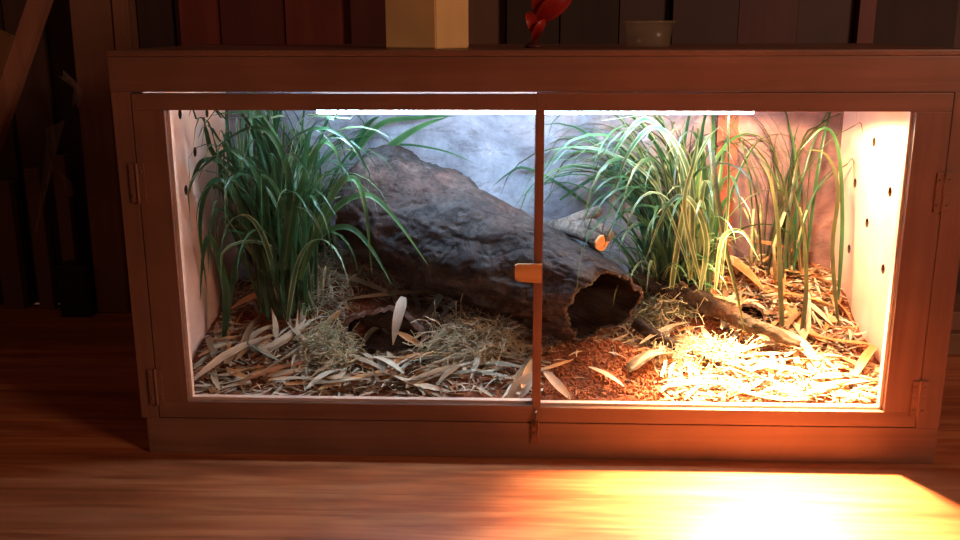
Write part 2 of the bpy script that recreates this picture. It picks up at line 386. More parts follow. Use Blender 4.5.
# pull tab wrapped round the middle stile
pa, pb = PY(515, 263, -.004), PY(541, 283, -.004)
bb = nb(); zt, zb_ = pa.z, pb.z
vs = []
for k, (x, dz) in enumerate([(pa.x, .001), (pa.x + .004, .0025), (-.004, .0005), (.0075, .0005)]): vs.append((x, zt - .001 - (0 if k else .002), zb_ + (.003 if k < 2 else .001) + (.0 if k else .003)))
prev = None
for (x, z1_, z0_) in vs:
    q = [bb.verts.new((x, -.0075, z0_)), bb.verts.new((x, -.0075, z1_)), bb.verts.new((x, -.0020, z1_)), bb.verts.new((x, -.0020, z0_))]
    if prev:
        for i in range(4): bb.faces.new([prev[i], prev[(i + 1) % 4], q[(i + 1) % 4], q[i]])
    else: bb.faces.new(q[::-1])
    prev = q
bb.faces.new(prev)
bmesh.ops.recalc_face_normals(bb, faces=bb.faces)
tabo = link('pull_tab', bb, TAB, rd); tabo['label'] = 'small tan wooden pull tab'
# latch at the foot of the doors
lz = PY(535, 430, -.003)
bb = nb(); box(bb, lz.x - .0055, lz.x + .0055, -.004, -.0005, .033, .062, bev=.001)
box(bb, lz.x - .007, lz.x + .007, -.0025, -.0003, .025, .036, bev=.001)
tube(bb, [(lz.x - .001, -.006, .055), (lz.x + .0005, -.010, .066), (lz.x + .001, -.007, .077), (lz.x + .001, -.003, .079)], .0018, 8)
tube(bb, [(lz.x + .0035, -.0055, .036), (lz.x + .0045, -.006, .062)], .0014, 8)
bmesh.ops.create_uvsphere(bb, u_segments=10, v_segments=8, radius=.0026, matrix=Matrix.Translation((lz.x - .001, -.0045, .043)))
lo = link('latch', bb, simple('worn_bronze', (.12, .055, .032), .3, .3, 200, .3, .6, metal=.6), enc); lo['label'] = 'small metal hook latch'

# ------------------------------------------------------------------ lamps and unseen fill
led = thing('led_strip_light', 'blue white strip light under the terrarium roof behind the top rail', 'light', (0, .12, IZT))
link('housing', bx(-.34, .33, .108, .132, .5415, IZT), simple('white_plastic', (.8, .8, .8), .4, .02, 20, 0), led)
LEDM = mk_emit('led_diffuser_glow', (.44, .71, 1.0), 82)
link('diffuser', bx(-.335, .325, .109, .131, .5112, .5414, bev=.004), LEDM, led)
heat = thing('heat_lamp', 'warm heat lamp in a metal dome under the right end of the roof', 'lamp', (.43, .20, .565))
bb = nb(); lathe(bb, [(.014, .5645), (.030, .558), (.048, .535), (.056, .515), (.055, .515), (.046, .535), (.028, .556), (.0, .5605)], 28, (.43, .20))
link('reflector', bb, simple('brushed_aluminium', (.8, .8, .8), .35, .05, 50, 0, metal=.8), heat, True)
bb = nb(); bmesh.ops.create_uvsphere(bb, u_segments=20, v_segments=12, radius=.022, matrix=Matrix.Translation((.43, .20, .533)))
link('bulb', bb, mk_emit('bulb_glow', (1, .62, .25), 30), heat, True)
for nm, en, ang_, bl, aim in (('heat_spill', 24, 180, .12, (-.12, -.10, -1)), ('heat_beam', 680, 64, 1., (-.10, -.27, -.47))):
    ls = bpy.data.lights.new(nm, 'SPOT'); ls.energy = en; ls.color = (1, .64, .32); ls.spot_size = math.radians(ang_); ls.spot_blend = bl; ls.shadow_soft_size = .02
    lo = bpy.data.objects.new(nm, ls); C.objects.link(lo); lo.location = (.43, .20, .508)
    lo.rotation_euler = Vector(aim).to_track_quat('-Z', 'Y').to_euler()
la = bpy.data.lights.new('unseen_room_fill', 'AREA'); la.energy = 28; la.color = (1, .60, .42); la.size = .5  # unseen warm fill, added off to the right to brighten the left inner wall
lo = bpy.data.objects.new('unseen_room_fill', la); C.objects.link(lo); lo.location = (1.9, -1.7, 1.3)
lo.rotation_euler = (Vector((0, -.1, .1)) - lo.location).to_track_quat('-Z', 'Y').to_euler()
w = bpy.data.worlds.new('world'); sc.world = w; w.use_nodes = True
w.node_tree.nodes['Background'].inputs[0].default_value = (1, .45, .28, 1); w.node_tree.nodes['Background'].inputs[1].default_value = .072

# ------------------------------------------------------------------ substrate and loose litter
bb = nb(); NX, NY = 170, 66; g = []
for j in range(NY + 1):
    row = []
    for i in range(NX + 1):
        x = IX0 + (IX1 - IX0) * i / NX; y = .0215 + (IYB - .0215) * j / NY
        row.append(bb.verts.new((x, y, h(x, y) + .0022 * noise.noise(Vector((x * 160, y * 160, 0))))))
    g.append(row)
for j in range(NY):
    for i in range(NX): bb.faces.new([g[j][i], g[j][i + 1], g[j + 1][i + 1], g[j + 1][i]])
base = [bb.verts.new((x, y, .0305)) for x, y in ((IX0, .0215), (IX1, .0215), (IX1, IYB), (IX0, IYB))]
bb.faces.new([base[0], base[1]] + g[0][::-1]); bb.faces.new([base[2], base[3]] + g[NY])
bb.faces.new([base[1], base[2]] + [g[j][NX] for j in range(NY, -1, -1)]); bb.faces.new([base[3], base[0]] + [g[j][0] for j in range(NY + 1)])
bb.faces.new(base[::-1])
o = link('coir_soil', bb, COIR, None, True, (0, .2, .0305)); tag(o, 'loose red brown coir soil filling the terrarium floor', 'soil', kind='stuff')

def in_coir(x, y): return ((x - .105) / .095) ** 2 + ((y - .06) / .085) ** 2 < 1
def near_branch(x, y):
    ax, ay, bx_, by_ = .20, .262, .40, .150
    u = max(0, min(1, ((x - ax) * (bx_ - ax) + (y - ay) * (by_ - ay)) / ((bx_ - ax) ** 2 + (by_ - ay) ** 2)))
    return math.hypot(x - ax - u * (bx_ - ax), y - ay - u * (by_ - ay)) < .017
def in_cave(x, y): return ((x + .25) / .075) ** 2 + ((y - .235) / .050) ** 2 < 1 or near_branch(x, y)
bb = nb()
for _ in range(1500):
    a = rnd.random() * 2 * PI; r = math.sqrt(rnd.random()) * 1.15
    x = .105 + .095 * r * math.cos(a); y = .06 + .08 * r * math.sin(a)
    if y < .024: continue
    s = rnd.uniform(.0012, .0034)
    bmesh.ops.create_icosphere(bb, subdivisions=1, radius=s, matrix=Matrix.Translation((x, y, h(x, y) + s * .5)) @ Euler((rnd.random() * 6, rnd.random() * 6, 0)).to_matrix().to_4x4() @ Matrix.Diagonal((1.6, .8, .6, 1)))
o = link('coir_crumbs', bb, COIRC); tag(o, 'crumbly orange brown coir heaped in front of the hollow log mouth', 'soil', kind='stuff')

def leafpts(L, arch, bend, n=9, twist=0):
    pts = []; ns = []
    for i in range(n):
        t = i / (n - 1); pts.append(Vector(((t - .5) * L, bend * L * math.sin(PI * t), arch * L * math.sin(PI * t) + .0)))
        a = twist * (t - .5); ns.append(Vector((0, math.sin(a), math.cos(a))))
    return pts, ns
# loose shards nobody could count
bb = nb()
for k in range(7600):
    x = rnd.uniform(IX0 + .012, IX1 - .012) if k < 5800 else rnd.uniform(.2, IX1 - .012); y = rnd.uniform(.026, IYB - .01)
    if in_coir(x, y) and rnd.random() < .96: continue
    if in_cave(x, y) or (((x + .44) / .08) ** 2 + ((y - .24) / .05) ** 2 < 1 and rnd.random() < .8): continue
    L = rnd.choice([rnd.uniform(.012, .035), rnd.uniform(.02, .06)]); wd = rnd.uniform(.0015, .006)
    p, ns = leafpts(L, rnd.uniform(-.05, .15), rnd.uniform(-.1, .1), 4, rnd.uniform(-1, 1))
    R = Matrix.Translation((x, y, h(x, y) + rnd.uniform(.001, .007))) @ Euler((rnd.uniform(-.7, .7), rnd.uniform(-.35, .35), rnd.uniform(0, 6.3))).to_matrix().to_4x4()
    p = [R @ q for q in p]
    for q in p:
        q.x = min(max(q.x, IX0 + .003), IX1 - .003); q.y = min(max(q.y, .0215), IYB - .003); q.z = max(q.z, h(q.x, q.y) + .001)
    ribbon(bb, p, [R.to_3x3() @ v for v in ns], wd, pstrip, .3, rnd.choice((0, 0, 1, 1, 2, 3, 4, 5)))
o = link('leaf_litter', bb, DRY, None, True); tag(o, 'fine shredded dry leaf and straw litter covering the soil', 'litter', kind='stuff')

# leaf masters
masters = []
for k in range(14):
    L = rnd.uniform(.04, .12); wd = rnd.uniform(.005, .013)
    p, ns = leafpts(L, rnd.uniform(-.03, .10), rnd.uniform(-.10, .10), 10, rnd.uniform(-1.2, 1.2))
    me_b = nb(); ribbon(me_b, p, ns, wd, pleaf if k % 3 else pstrip, rnd.uniform(.1, .6))
    me = bpy.data.meshes.new('bamboo_leaf'); me_b.to_mesh(me); me_b.free(); masters.append((me, L))
mcache = {}
def leafcopy(k, mi):
    if (k, mi) not in mcache:
        me = masters[k][0].copy(); me.materials.append(DRY[mi]); mcache[(k, mi)] = me
    return mcache[(k, mi)]
zones = [  # x0,x1,y0,y1,count,label,group,palette
    (-.54, -.30, .035, .20, 70, 'dry bamboo leaf strewn in the left front part of the terrarium below the grass', 'dry leaves in the left front litter', (0, 0, 1, 2, 3, 4)),
    (-.28, .02, .035, .13, 50, 'dry bamboo leaf strewn along the glass in front of the cork bark cave', 'dry leaves in the centre front litter', (0, 1, 2, 3, 4)),
    (-.45, -.12, .25, .36, 46, 'dry bamboo leaf at the foot of the dark green grass, behind the cork bark cave', 'dry leaves behind the cork bark cave', (0, 1, 1, 4, 4, 3)),
    (.20, .54, .035, .18, 56, 'dry bamboo leaf lying in the brightly lit front right litter under the heat lamp', 'dry leaves lit by the heat lamp', (0, 1, 1, 0, 2)),
    (.24, .545, .20, .41, 50, 'dry bamboo leaf in the banked up right rear litter below the reeds', 'dry leaves in the right rear litter', (0, 2, 2, 1, 3)),
]
proto = None
for (x0, x1, y0, y1, cnt, lab, grp, pal) in zones:
    for c in range(cnt):
        for _ in range(20):
            x = rnd.uniform(x0, x1); y = y0 + (y1 - y0) * rnd.random()
            if not in_coir(x, y) and not in_cave(x, y): break
        k = rnd.randrange(14); L = masters[k][1]; me = leafcopy(k, rnd.choice(pal))
        az = rnd.uniform(0, PI)
        hl = L / 2 * .9
        # keep the tips inside the glass and walls
        az = az if y - abs(math.sin(az)) * hl > .024 else rnd.uniform(-.35, .35)
        y = max(y, .026 + abs(math.sin(az)) * hl + .006); y = min(y, IYB - .01 - abs(math.sin(az)) * hl)
        x = min(max(x, IX0 + .01 + abs(math.cos(az)) * hl + .004), IX1 - .01 - abs(math.cos(az)) * hl - .004)
        dx, dy = math.cos(az) * hl, math.sin(az) * hl
        za, zb2 = h(x - dx, y - dy), h(x + dx, y + dy)
        o = bpy.data.objects.new('bamboo_leaf', me) if proto is None else proto.copy()
        proto = proto or o
        o.data = me; C.objects.link(o)
        o.location = (x, y, max((za + zb2) / 2, h(x, y)) + .006 + rnd.uniform(0, .008))
        o.rotation_euler = (rnd.uniform(-.5, .5), -math.atan2(zb2 - za, 2 * hl) + rnd.uniform(-.08, .08), az)
        tag(o, lab, 'dead leaf', grp)

def hero(a, c, wpx, mat, label, lift=.006, arch=.12, fold=.35, prof=pleaf, bend=0., lift2=None, thick=0., upn=None, ya=None, yc=None, name='bamboo_leaf', twist=0):
    """one leaf between two points of the litter, found along lines of sight; upright ones get ya/yc (depth) instead"""
    A = (PY(*a, ya) if ya is not None else T(*a) + Vector((0, 0, lift)))
    B = (PY(*c, yc) if yc is not None else T(*c) + Vector((0, 0, lift if lift2 is None else lift2)))
    d = B - A; L = d.length; side = d.cross(Vector((0, 0, 1))).normalized(); u = side.cross(d).normalized()
    if upn: u = Vector(upn)
    pts = []; ns = []
    for i in range(13):
        t = i / 12; p = A + d * t + u * (arch * L * math.sin(PI * t)) + side * bend * L * math.sin(PI * t)
        if ya is None: p.z = max(p.z, h(p.x, p.y) + .002)
        p.y = max(p.y, .0235); p.x = max(min(p.x, IX1 - .008), IX0 + .008)
        pts.append(p); ns.append((Matrix.Rotation(twist * t, 3, d.normalized()) @ u))
    bb = nb(); ribbon(bb, pts, ns, wpx / FPX * 1.5, prof, fold)
    if thick:
        bmesh.ops.solidify(bb, geom=bb.faces[:], thickness=thick)
    o = link(name, bb, mat, None, True, tuple(A)); tag(o, label, 'dead leaf'); return o
hero((194, 388), (274, 342), 15, L_TAN, 'long broad pinkish tan leaf slanting across the left front corner', .012, .05)
hero((231, 309), (288, 293), 9, L_ORANGE, 'curled orange leaf at the foot of the dark green grass', .02, .15, ya=.25, yc=.26, upn=(0, -.6, .8))
hero((301, 328), (307, 286), 8, L_PALE, 'pale narrow leaf standing upright left of the cork bark cave', ya=.215, yc=.24, upn=(.2, -.95, .2), arch=.05)
hero((297, 348), (299, 300), 8, L_TAN, 'tan curled leaf standing upright beside the moss clump', ya=.175, yc=.20, upn=(.7, -.7, 0), arch=-.08, twist=1.2)
hero((276, 340), (270, 305), 8, L_TAN, 'twisted tan leaf hanging below the dark green grass', ya=.185, yc=.21, upn=(.5, -.8, .1), arch=.12, twist=1)
hero((238, 393), (318, 368), 11, L_RED, 'long reddish brown leaf lying flat in the left front litter', .014, .03)
hero((318, 399), (396, 378), 9, L_ORANGE, 'long straight orange leaf lying against the left glass', .014, .02, prof=pstrip)
hero((374, 367), (404, 384), 8, L_PALE, 'short pale leaf lying below the cork bark cave mouth', .018, .05)
hero((404, 297), (393, 345), 12, L_WHITE, prof=pblade, label= 'whitish broad leaf standing upright in the cork bark cave mouth', ya=.14, yc=.13, upn=(-.2, -.95, .2), arch=.06)
hero((397, 332), (424, 347), 7, L_ORANGE, 'short reddish leaf pointing right across the cork bark cave mouth', ya=.145, yc=.14, arch=.03, upn=(0, -.8, .6))
hero((360, 356), (392, 347), 9, L_GREY, 'grey curled leaf under the cork bark cave mouth', .012, .3)
hero((322, 273), (402, 300), 9, L_GREY, 'long grey leaf lying on the cork bark roof', ya=.28, yc=.235, arch=.05, upn=(0, -.3, 1))
hero((345, 300), (440, 292), 8, L_TAN, 'long tan leaf lying on the cork bark roof near the log', ya=.235, yc=.25, arch=.02, upn=(0, -.3, 1))
hero((405, 392), (478, 372), 12, L_BROWN, 'dark brown leaf lying before the straw tangle', .012, .05)
hero((508, 402), (534, 372), 17, L_PALE, 'pale wide leaf propped at the bottom of the middle post', ya=.026, yc=.045, arch=.02, upn=(0, -.9, .3))
hero((544, 372), (572, 400), 9, L_TAN, 'tan leaf pressed on the right glass beside the middle post', ya=.04, yc=.024, arch=.04, upn=(0, -.7, .7))
hero((629, 379), (673, 362), 17, L_PALE, 'bright whitish thick leaf sheath beside the coir heap', .012, .12, prof=pstrip, thick=.003)
hero((636, 343), (674, 357), 9, L_BROWN, 'brown pointed leaf crossing the rear of the coir heap', .012, .1)
hero((588, 374), (624, 394), 8, L_TAN, 'narrow tan leaf on the front of the coir heap', .012, .04)
hero((752, 241), (800, 254), 7, L_RED, 'red orange leaf lying high against the back among the reeds', ya=.38, yc=.37, arch=.05, upn=(0, -.5, .9))
hero((712, 262), (762, 300), 17, L_ORANGE, 'broad orange leaf leaning behind the gnarled branch', arch=.05, lift=.02)
hero((762, 272), (812, 262), 14, L_ORANGE, 'broad tan orange leaf among the reed stems', arch=.05, lift=.02)
hero((728, 364), (794, 350), 11, L_TAN, 'long tan leaf below the gnarled branch in the bright litter', .014, .05)
hero((852, 388), (880, 350), 10, L_ORANGE, 'orange leaf in the right front corner', .012, .08)
hero((806, 402), (838, 395), 8, L_BROWN, 'short brown leaf on the front edge of the bright litter', .012, .05)
hero((700, 306), (752, 322), 10, L_TAN, 'tan leaf lying behind the gnarled branch by the dark hollow', .02, .05)
hero((640, 352), (690, 330), 8, L_TAN, 'thin tan leaf leaning on the straw beside the log mouth', .014, .05)
hero((775, 300), (842, 318), 10, L_ORANGE, 'orange tan leaf lying behind the right end of the branch', .014, .04)

# ------------------------------------------------------------------ hollow log
def vbark(q, ax, seed):                       # layered bark plates, stretched along the log
    x, y, z = q
    wx = x * 6 + .6 * noise.noise(Vector((x * 5, y * 2, z * 2)))
    a = noise.noise(Vector((wx + seed, y * 2.6, z * 2.6))) + .35 * noise.noise(Vector((x * 16, y * 6, z * 6 + seed)))
    st = a * 5; fl_ = math.floor(st); fr = st - fl_
    plate = (fl_ + (fr if fr < .0 else max(0, min(1, (fr - .82) / .18)))) / 5
    v = abs(noise.noise(Vector((x * 9, y * 4.5 + seed, z * 4.5))))
    return .013 * plate - .0045 * max(0, 1 - v * 14) + .0012 * noise.noise(Vector((x * 60, y * 22, z * 22))) + .008 * noise.noise(Vector((x * 3, y * 1.2, z * 1.2 + 4)))
A = PY(366, 192, .325); B = PY(603, 305, .125)
axd = (B - A).normalized(); e1 = axd.cross(Vector((0, 0, 1))).normalized(); e2 = e1.cross(axd).normalized()
LL = (B - A).length
cutn = Vector((.52, -.74, -.42)).normalized()
NR, NS = 170, 190
def logr(t, a):
    r = .100 - .031 * t + .014 * math.sin(PI * t) + .006 * math.sin(2 * a + 1)
    if t < .03: r *= .86 + .14 * t / .03
    return r
bb = nb(); rings = []
for i in range(NR + 1):
    t = i / NR; ring = []
    for k in range(NS):
        a = 2 * PI * k / NS; q = e1 * math.cos(a) + e2 * math.sin(a)
        r = logr(t, a)
        bow = e2 * (-.010 * math.sin(PI * t)); base_ = A + bow + q * r
        # slanting broken mouth
        s_end = (B - base_).dot(cutn) / axd.dot(cutn) + .010 * noise.noise(Vector((math.cos(a) * 3, math.sin(a) * 3, 5))) + .005 * noise.noise(Vector((math.cos(a) * 11, math.sin(a) * 11, 2)))
        p = A + bow + axd * (t * s_end) + q * r
        p += q * vbark((t * 1.2, math.cos(a) * 1.0, math.sin(a) * 1.0), None, 3.1)
        ring.append(bb.verts.new(p))
    rings.append(ring)
for i in range(NR):
    for k in range(NS): f = bb.faces.new([rings[i][k], rings[i][(k + 1) % NS], rings[i + 1][(k + 1) % NS], rings[i + 1][k]]); f.smooth = True
bb.faces.new(rings[0][::-1])
# rolled lip and inner hollow
inner = []
for m_, (back, fr) in enumerate([(.0, .92), (.012, .88), (.08, .86), (.20, .84), (.36, .82)]):
    ring = []
    for k in range(NS):
        p = rings[-1][k].co; ctr = sum((v.co for v in rings[-1]), Vector()) / NS if k == 0 else ctr
        a = 2 * PI * k / NS
        ring.append(bb.verts.new(ctr + (p - ctr) * (fr + .03 * noise.noise(Vector((math.cos(a) * 4, math.sin(a) * 4, m_)))) - axd * back))
    inner.append(ring)
prev = rings[-1]
for m_, ring in enumerate(inner):
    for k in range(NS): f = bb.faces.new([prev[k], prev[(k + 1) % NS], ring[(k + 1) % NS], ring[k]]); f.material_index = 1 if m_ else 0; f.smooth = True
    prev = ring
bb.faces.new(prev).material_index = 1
for v in bb.verts:
    if v.co.y > IYB - .004: v.co.y = IYB - .004
lg = link('hollow_log', bb, [BARK, HOLLOW_SHADE], None, False, tuple(A))
tag(lg, 'thick dark hollow log sloping down to a black open mouth at its right end', 'log')

# forked stub on the log
fb = thing('forked_branch', 'short forked branch with a sawn orange end lying on the hollow log', 'branch', tuple(PY(575, 240, .17)))
bb = nb()
tube(bb, [PY(548, 229, .27), PY(566, 227, .235), PY(583, 232, .20), PY(600, 242, .165)], [.012, .0155, .016, .0145], 18, rough=.35)
tube(bb, [PY(560, 226, .25), PY(578, 219, .235), PY(594, 213, .215), PY(600, 210, .21)], [.010, .011, .0095, .008], 14, rough=.35, seed=4)
tube(bb, [PY(575, 228, .22), PY(592, 226, .19), PY(610, 236, .165)], [.012, .012, .010], 14, rough=.35, seed=8)
link('limb', bb, mk_bark('weathered_branch', (.07, .05, .04), (.17, .125, .10), (.34, .26, .22), 1.5), fb, True)
e = PY(601.5, 242.6, .163); d = (PY(600, 242, .165) - PY(583, 232, .20)).normalized()
bb = nb(); tube(bb, [e - d * .001, e + d * .0022], [.0142, .0135], 20, rough=.15)
link('sawn_end', bb, CUT, fb)['label'] = 'orange freshly sawn face'

# gnarled branch on the right
bb = nb(); pts = [(628, 280, .27), (650, 288, .26), (672, 293, .25), (692, 298, .24), (712, 309, .225), (732, 319, .205), (752, 329, .185), (775, 338, .17), (800, 348, .155)]
rr = [.013, .014, .015, .017, .0145, .013, .0115, .0095, .005]
P_ = [PY(*p) + Vector((0, 0, .006)) for p in pts]
fine = []; fr_ = []
for i in range(len(P_) - 1):
    for s in range(5): t = s / 5; fine.append(P_[i].lerp(P_[i + 1], t) + Vector((0, 0, .002 * math.sin(i * 3 + t * 5)))); fr_.append(rr[i] * (1 - t) + rr[i + 1] * t)
fine.append(P_[-1]); fr_.append(rr[-1])
gb = thing('gnarled_branch', 'long gnarled branch sloping right from the log mouth into the bright litter', 'branch', tuple(P_[0]))
tube(bb, fine, fr_, 20, rough=.75); link('limb', bb, BRANCH, gb, True)
bb = nb(); kp = P_[3]; tube(bb, [kp, kp + Vector((.006, .004, .014)), kp + Vector((.012, .006, .024))], [.013, .008, .005], 10, rough=.4); link('knot', bb, BRANCH, gb, True)
# second stick under the log mouth
bb = nb(); sk = [PY(634, 322, .18), PY(654, 335, .165), PY(676, 346, .15)]; tube(bb, sk, [.011, .011, .007], 12, rough=.6)
tag(link('stick', bb, BARK, None, True, tuple(sk[0])), 'short dark stick at the right foot of the log mouth', 'stick')

# ------------------------------------------------------------------ cork bark cave, small hollow
def cave(name, cx, cy, r, hh, depth, label, az=0, n=60):
    bb = nb(); o_ = []; zb = (cc.z + .006 if cx < 0 else h(cx, cy)) - .012
    R = Matrix.Rotation(az, 3, 'Z')
    for j in range(25):
        v = j / 24; row = []
        for k in range(n + 1):
            a = PI * k / n; rr_ = 1 + .10 * noise.noise(Vector((math.cos(a) * 2, v * 2, math.sin(a) * 2 + cx * 9))) + .05 * noise.noise(Vector((math.cos(a) * 9, v * 8, math.sin(a) * 9)))
            y = v * depth + .010 * noise.noise(Vector((a * 2.5, 0, 7))) * (1 - v)
            row.append((R @ Vector((math.cos(a) * r * rr_, y, 0)) + Vector((cx, cy, zb + math.sin(a) ** .8 * hh * rr_ - .060 * v * math.sin(a))), a))
        o_.append(row)
    def grid(scale, mi, flip):
        vs = [[bb.verts.new(Vector((cx, p.y, zb)) + Vector((p.x - cx, 0, p.z - zb)) * scale) for p, a in row] for row in o_]
        for j in range(24):
            for k in range(n):
                q = [vs[j][k], vs[j][k + 1], vs[j + 1][k + 1], vs[j + 1][k]]
                f = bb.faces.new(q if not flip else q[::-1]); f.material_index = mi; f.smooth = True
        return vs
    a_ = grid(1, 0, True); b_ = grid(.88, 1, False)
    for j in range(24): f = bb.faces.new([b_[j][0], b_[j + 1][0], b_[j + 1][n], b_[j][n]]); f.material_index = 1  # added inner floor, coloured near-black as shade in the mouth
    for k in range(n): bb.faces.new([a_[0][k], a_[0][k + 1], b_[0][k + 1], b_[0][k]]); bb.faces.new([a_[24][k], b_[24][k], b_[24][k + 1], a_[24][k + 1]])
    bb.faces.new(b_[24])
    o = link(name, bb, [CORK, HOLLOW_SHADE], None, False, (cx, cy, zb)); return tag(o, label, 'bark hide')
cc = PY(383, 345, .15)
cave('cork_bark_cave', cc.x, .15, .074, .072, .12, 'arched cork bark hide with a dark mouth half buried in the left litter')
c2 = T(748, 322)
cave('small_bark_hide', c2.x, c2.y, .030, .045, .05, 'small bark hollow with dark opening behind the gnarled branch')

# ------------------------------------------------------------------ straw and moss tangles
def tangle(name, c, rx, ry, rz, count, mat, label, cat, L=(.03, .08), rad=.0006, seed=1):
    r_ = random.Random(seed); bb = nb()
    for _ in range(count):
        th = r_.uniform(0, 2 * PI); u = r_.random() ** .5
        x = c[0] + rx * u * math.cos(th); y = c[1] + ry * u * math.sin(th); x = min(max(x, IX0 + .02), IX1 - .02)
        z = h(x, y) + r_.random() ** .6 * rz * math.sqrt(max(0, 1 - u * u)) + .002
        p = Vector((x, y, z)); d = Vector((r_.gauss(0, 1), r_.gauss(0, 1), r_.gauss(0, .5) + .15)).normalized()
        n_ = 6; Ls = r_.uniform(*L); pts = []
        for i in range(n_):
            pts.append(p.copy()); p = p + d * (Ls / n_); d = (d + Vector((r_.gauss(0, .35), r_.gauss(0, .35), r_.gauss(0, .3) - .1))).normalized()
        for q in pts:
            q.z = max(q.z, h(q.x, q.y) + .001); q.y = min(max(q.y, .0225), IYB - .01); q.x = min(max(q.x, IX0 + .004), IX1 - .004)
        tube(bb, pts, [rad * r_.uniform(.6, 1.5)] * n_, 3, cap=False, mi=r_.randrange(2))
    o = link(name, bb, mat, None, True, (c[0], c[1], h(c[0], c[1]))); return tag(o, label, cat, kind='stuff')
p = T(470, 362); tangle('straw_tangle', (p.x, max(p.y, .06)), .085, .05, .070, 520, [STRAW, simple('straw_pale', (.50, .40, .26), .7, .3, 30, 0)], 'big tangle of thin dry straw between the cork bark cave and middle post', 'straw', seed=3)
p = T(328, 362); tangle('moss_clump', (p.x, max(p.y, .07)), .050, .045, .060, 520, [MOSS, STRAW], 'grey green moss clump left of the cork bark cave', 'moss', (.015, .045), .0006, 5)
p = T(664, 318); tangle('straw_nest', (p.x, p.y), .055, .035, .045, 380, [STRAW, MOSS], 'small straw nest right of the log mouth under the branch', 'straw', seed=9)
p = T(325, 270); tangle('straw_bank', (p.x, min(p.y, .28)), .08, .05, .045, 420, [STRAW, simple('straw_grey', (.34, .30, .22), .7, .3, 30, 0)], 'grey straw banked up behind the dark green grass foot', 'straw', seed=12)
p = T(705, 362); tangle('straw_scatter', (p.x, p.y), .10, .035, .03, 420, [simple('straw_bright', (.62, .50, .30), .7, .3, 30, 0), STRAW], 'bleached straw scattered in front of the gnarled branch', 'straw', (.02, .05), .0006, 15)

# ------------------------------------------------------------------ plants
def blade_pts(root, az, L, e0, droop, n=14, r_=rnd, wob=.08):
    p = Vector(root); e = e0; a = az; pts = []; ex = r_.random() < .42
    for i in range(n):
        pts.append(p.copy()); t = i / (n - 1)
        d = Vector((math.cos(a) * math.cos(e), math.sin(a) * math.cos(e), math.sin(e)))
        p = p + d * (L / (n - 1)); e -= droop / (n - 1) * (2.9 * t ** 1.9 if ex else 2.0 * t); e = max(e, -1.45); a += r_.gauss(0, wob) / n * 3
    mg = r_.uniform(.045, .09)
    for q in pts:
        q.x = min(max(q.x, IX0 + mg), IX1 - .008); q.y = min(max(q.y, .028), IYB - .012); q.z = min(q.z, .503 if .10 < q.y < .26 else .535)
        q.z = max(q.z, h(q.x, q.y) + .002)
    return pts
def plant(name, root, n, Lr, e0r, dr, wr, mats, label, azf, spread=.03, seed=1, stem=None, extra=None, cat='plant'):
    r_ = random.Random(seed); rz = h(root[0], root[1])
    t = thing(name, label, cat, (root[0], root[1], rz)); bb = nb()
    for k in range(n):
        az = azf(r_); rr_ = r_.random() ** .5 * spread; ra = r_.random() * 6.28
        p0 = (root[0] + rr_ * math.cos(ra), root[1] + rr_ * math.sin(ra), rz + r_.uniform(-.005, .02))
        pts = blade_pts(p0, az, r_.uniform(*Lr), r_.uniform(*e0r), r_.uniform(*dr), 16, r_)
        if any((q - Vector((.43, .20, .50))).length < .145 or (q.x > .345 and q.y < .26 and q.z > .2) or (root[0] < -.3 and q.x > -.205) for q in pts): continue
        ribbon(bb, pts, Vector((math.cos(az) * -.3 + r_.gauss(0, .35), r_.gauss(0, .35) - .2, 1)).normalized(), r_.uniform(*wr), pblade, .35, r_.randrange(len(mats)))
    for (pp, wd, mi) in (extra or []):
        P3 = [PY(*q) for q in pp]; pts = []
        for i in range(len(P3) - 1):
            a_ = P3[max(i - 1, 0)]; b_ = P3[i]; c_ = P3[i + 1]; d_ = P3[min(i + 2, len(P3) - 1)]
            for s in range(5):
                u = s / 5
                pts.append(.5 * ((2 * b_) + (c_ - a_) * u + (2 * a_ - 5 * b_ + 4 * c_ - d_) * u * u + (3 * b_ - a_ - 3 * c_ + d_) * u ** 3))
        pts.append(P3[-1])
        ribbon(bb, pts, Vector((.15, -.75, .55)), wd / FPX * 1.35, pblade, .3, mi)
    link('foliage', bb, mats, t, True)
    if stem:
        bb = nb()
        for k in range(stem[0]):
            x = root[0] + r_.gauss(0, spread * .5); y = root[1] + r_.gauss(0, spread * .4)
            tube(bb, [(x, y, rz - .004), (x + r_.gauss(0, .006), y, rz + stem[1] * .5), (x + r_.gauss(0, .012), y, rz + stem[1])], [.0035, .003, .0022], 8)
        link('stem', bb, STRAWST, t, True)
    return t
STRAWST = simple('sheath_tan', (.30, .24, .12), .6, .4, 60, .2)
def ring_az(r_): return r_.uniform(0, 2 * PI)
def leftish(c, s): return lambda r_: r_.gauss(c, s)

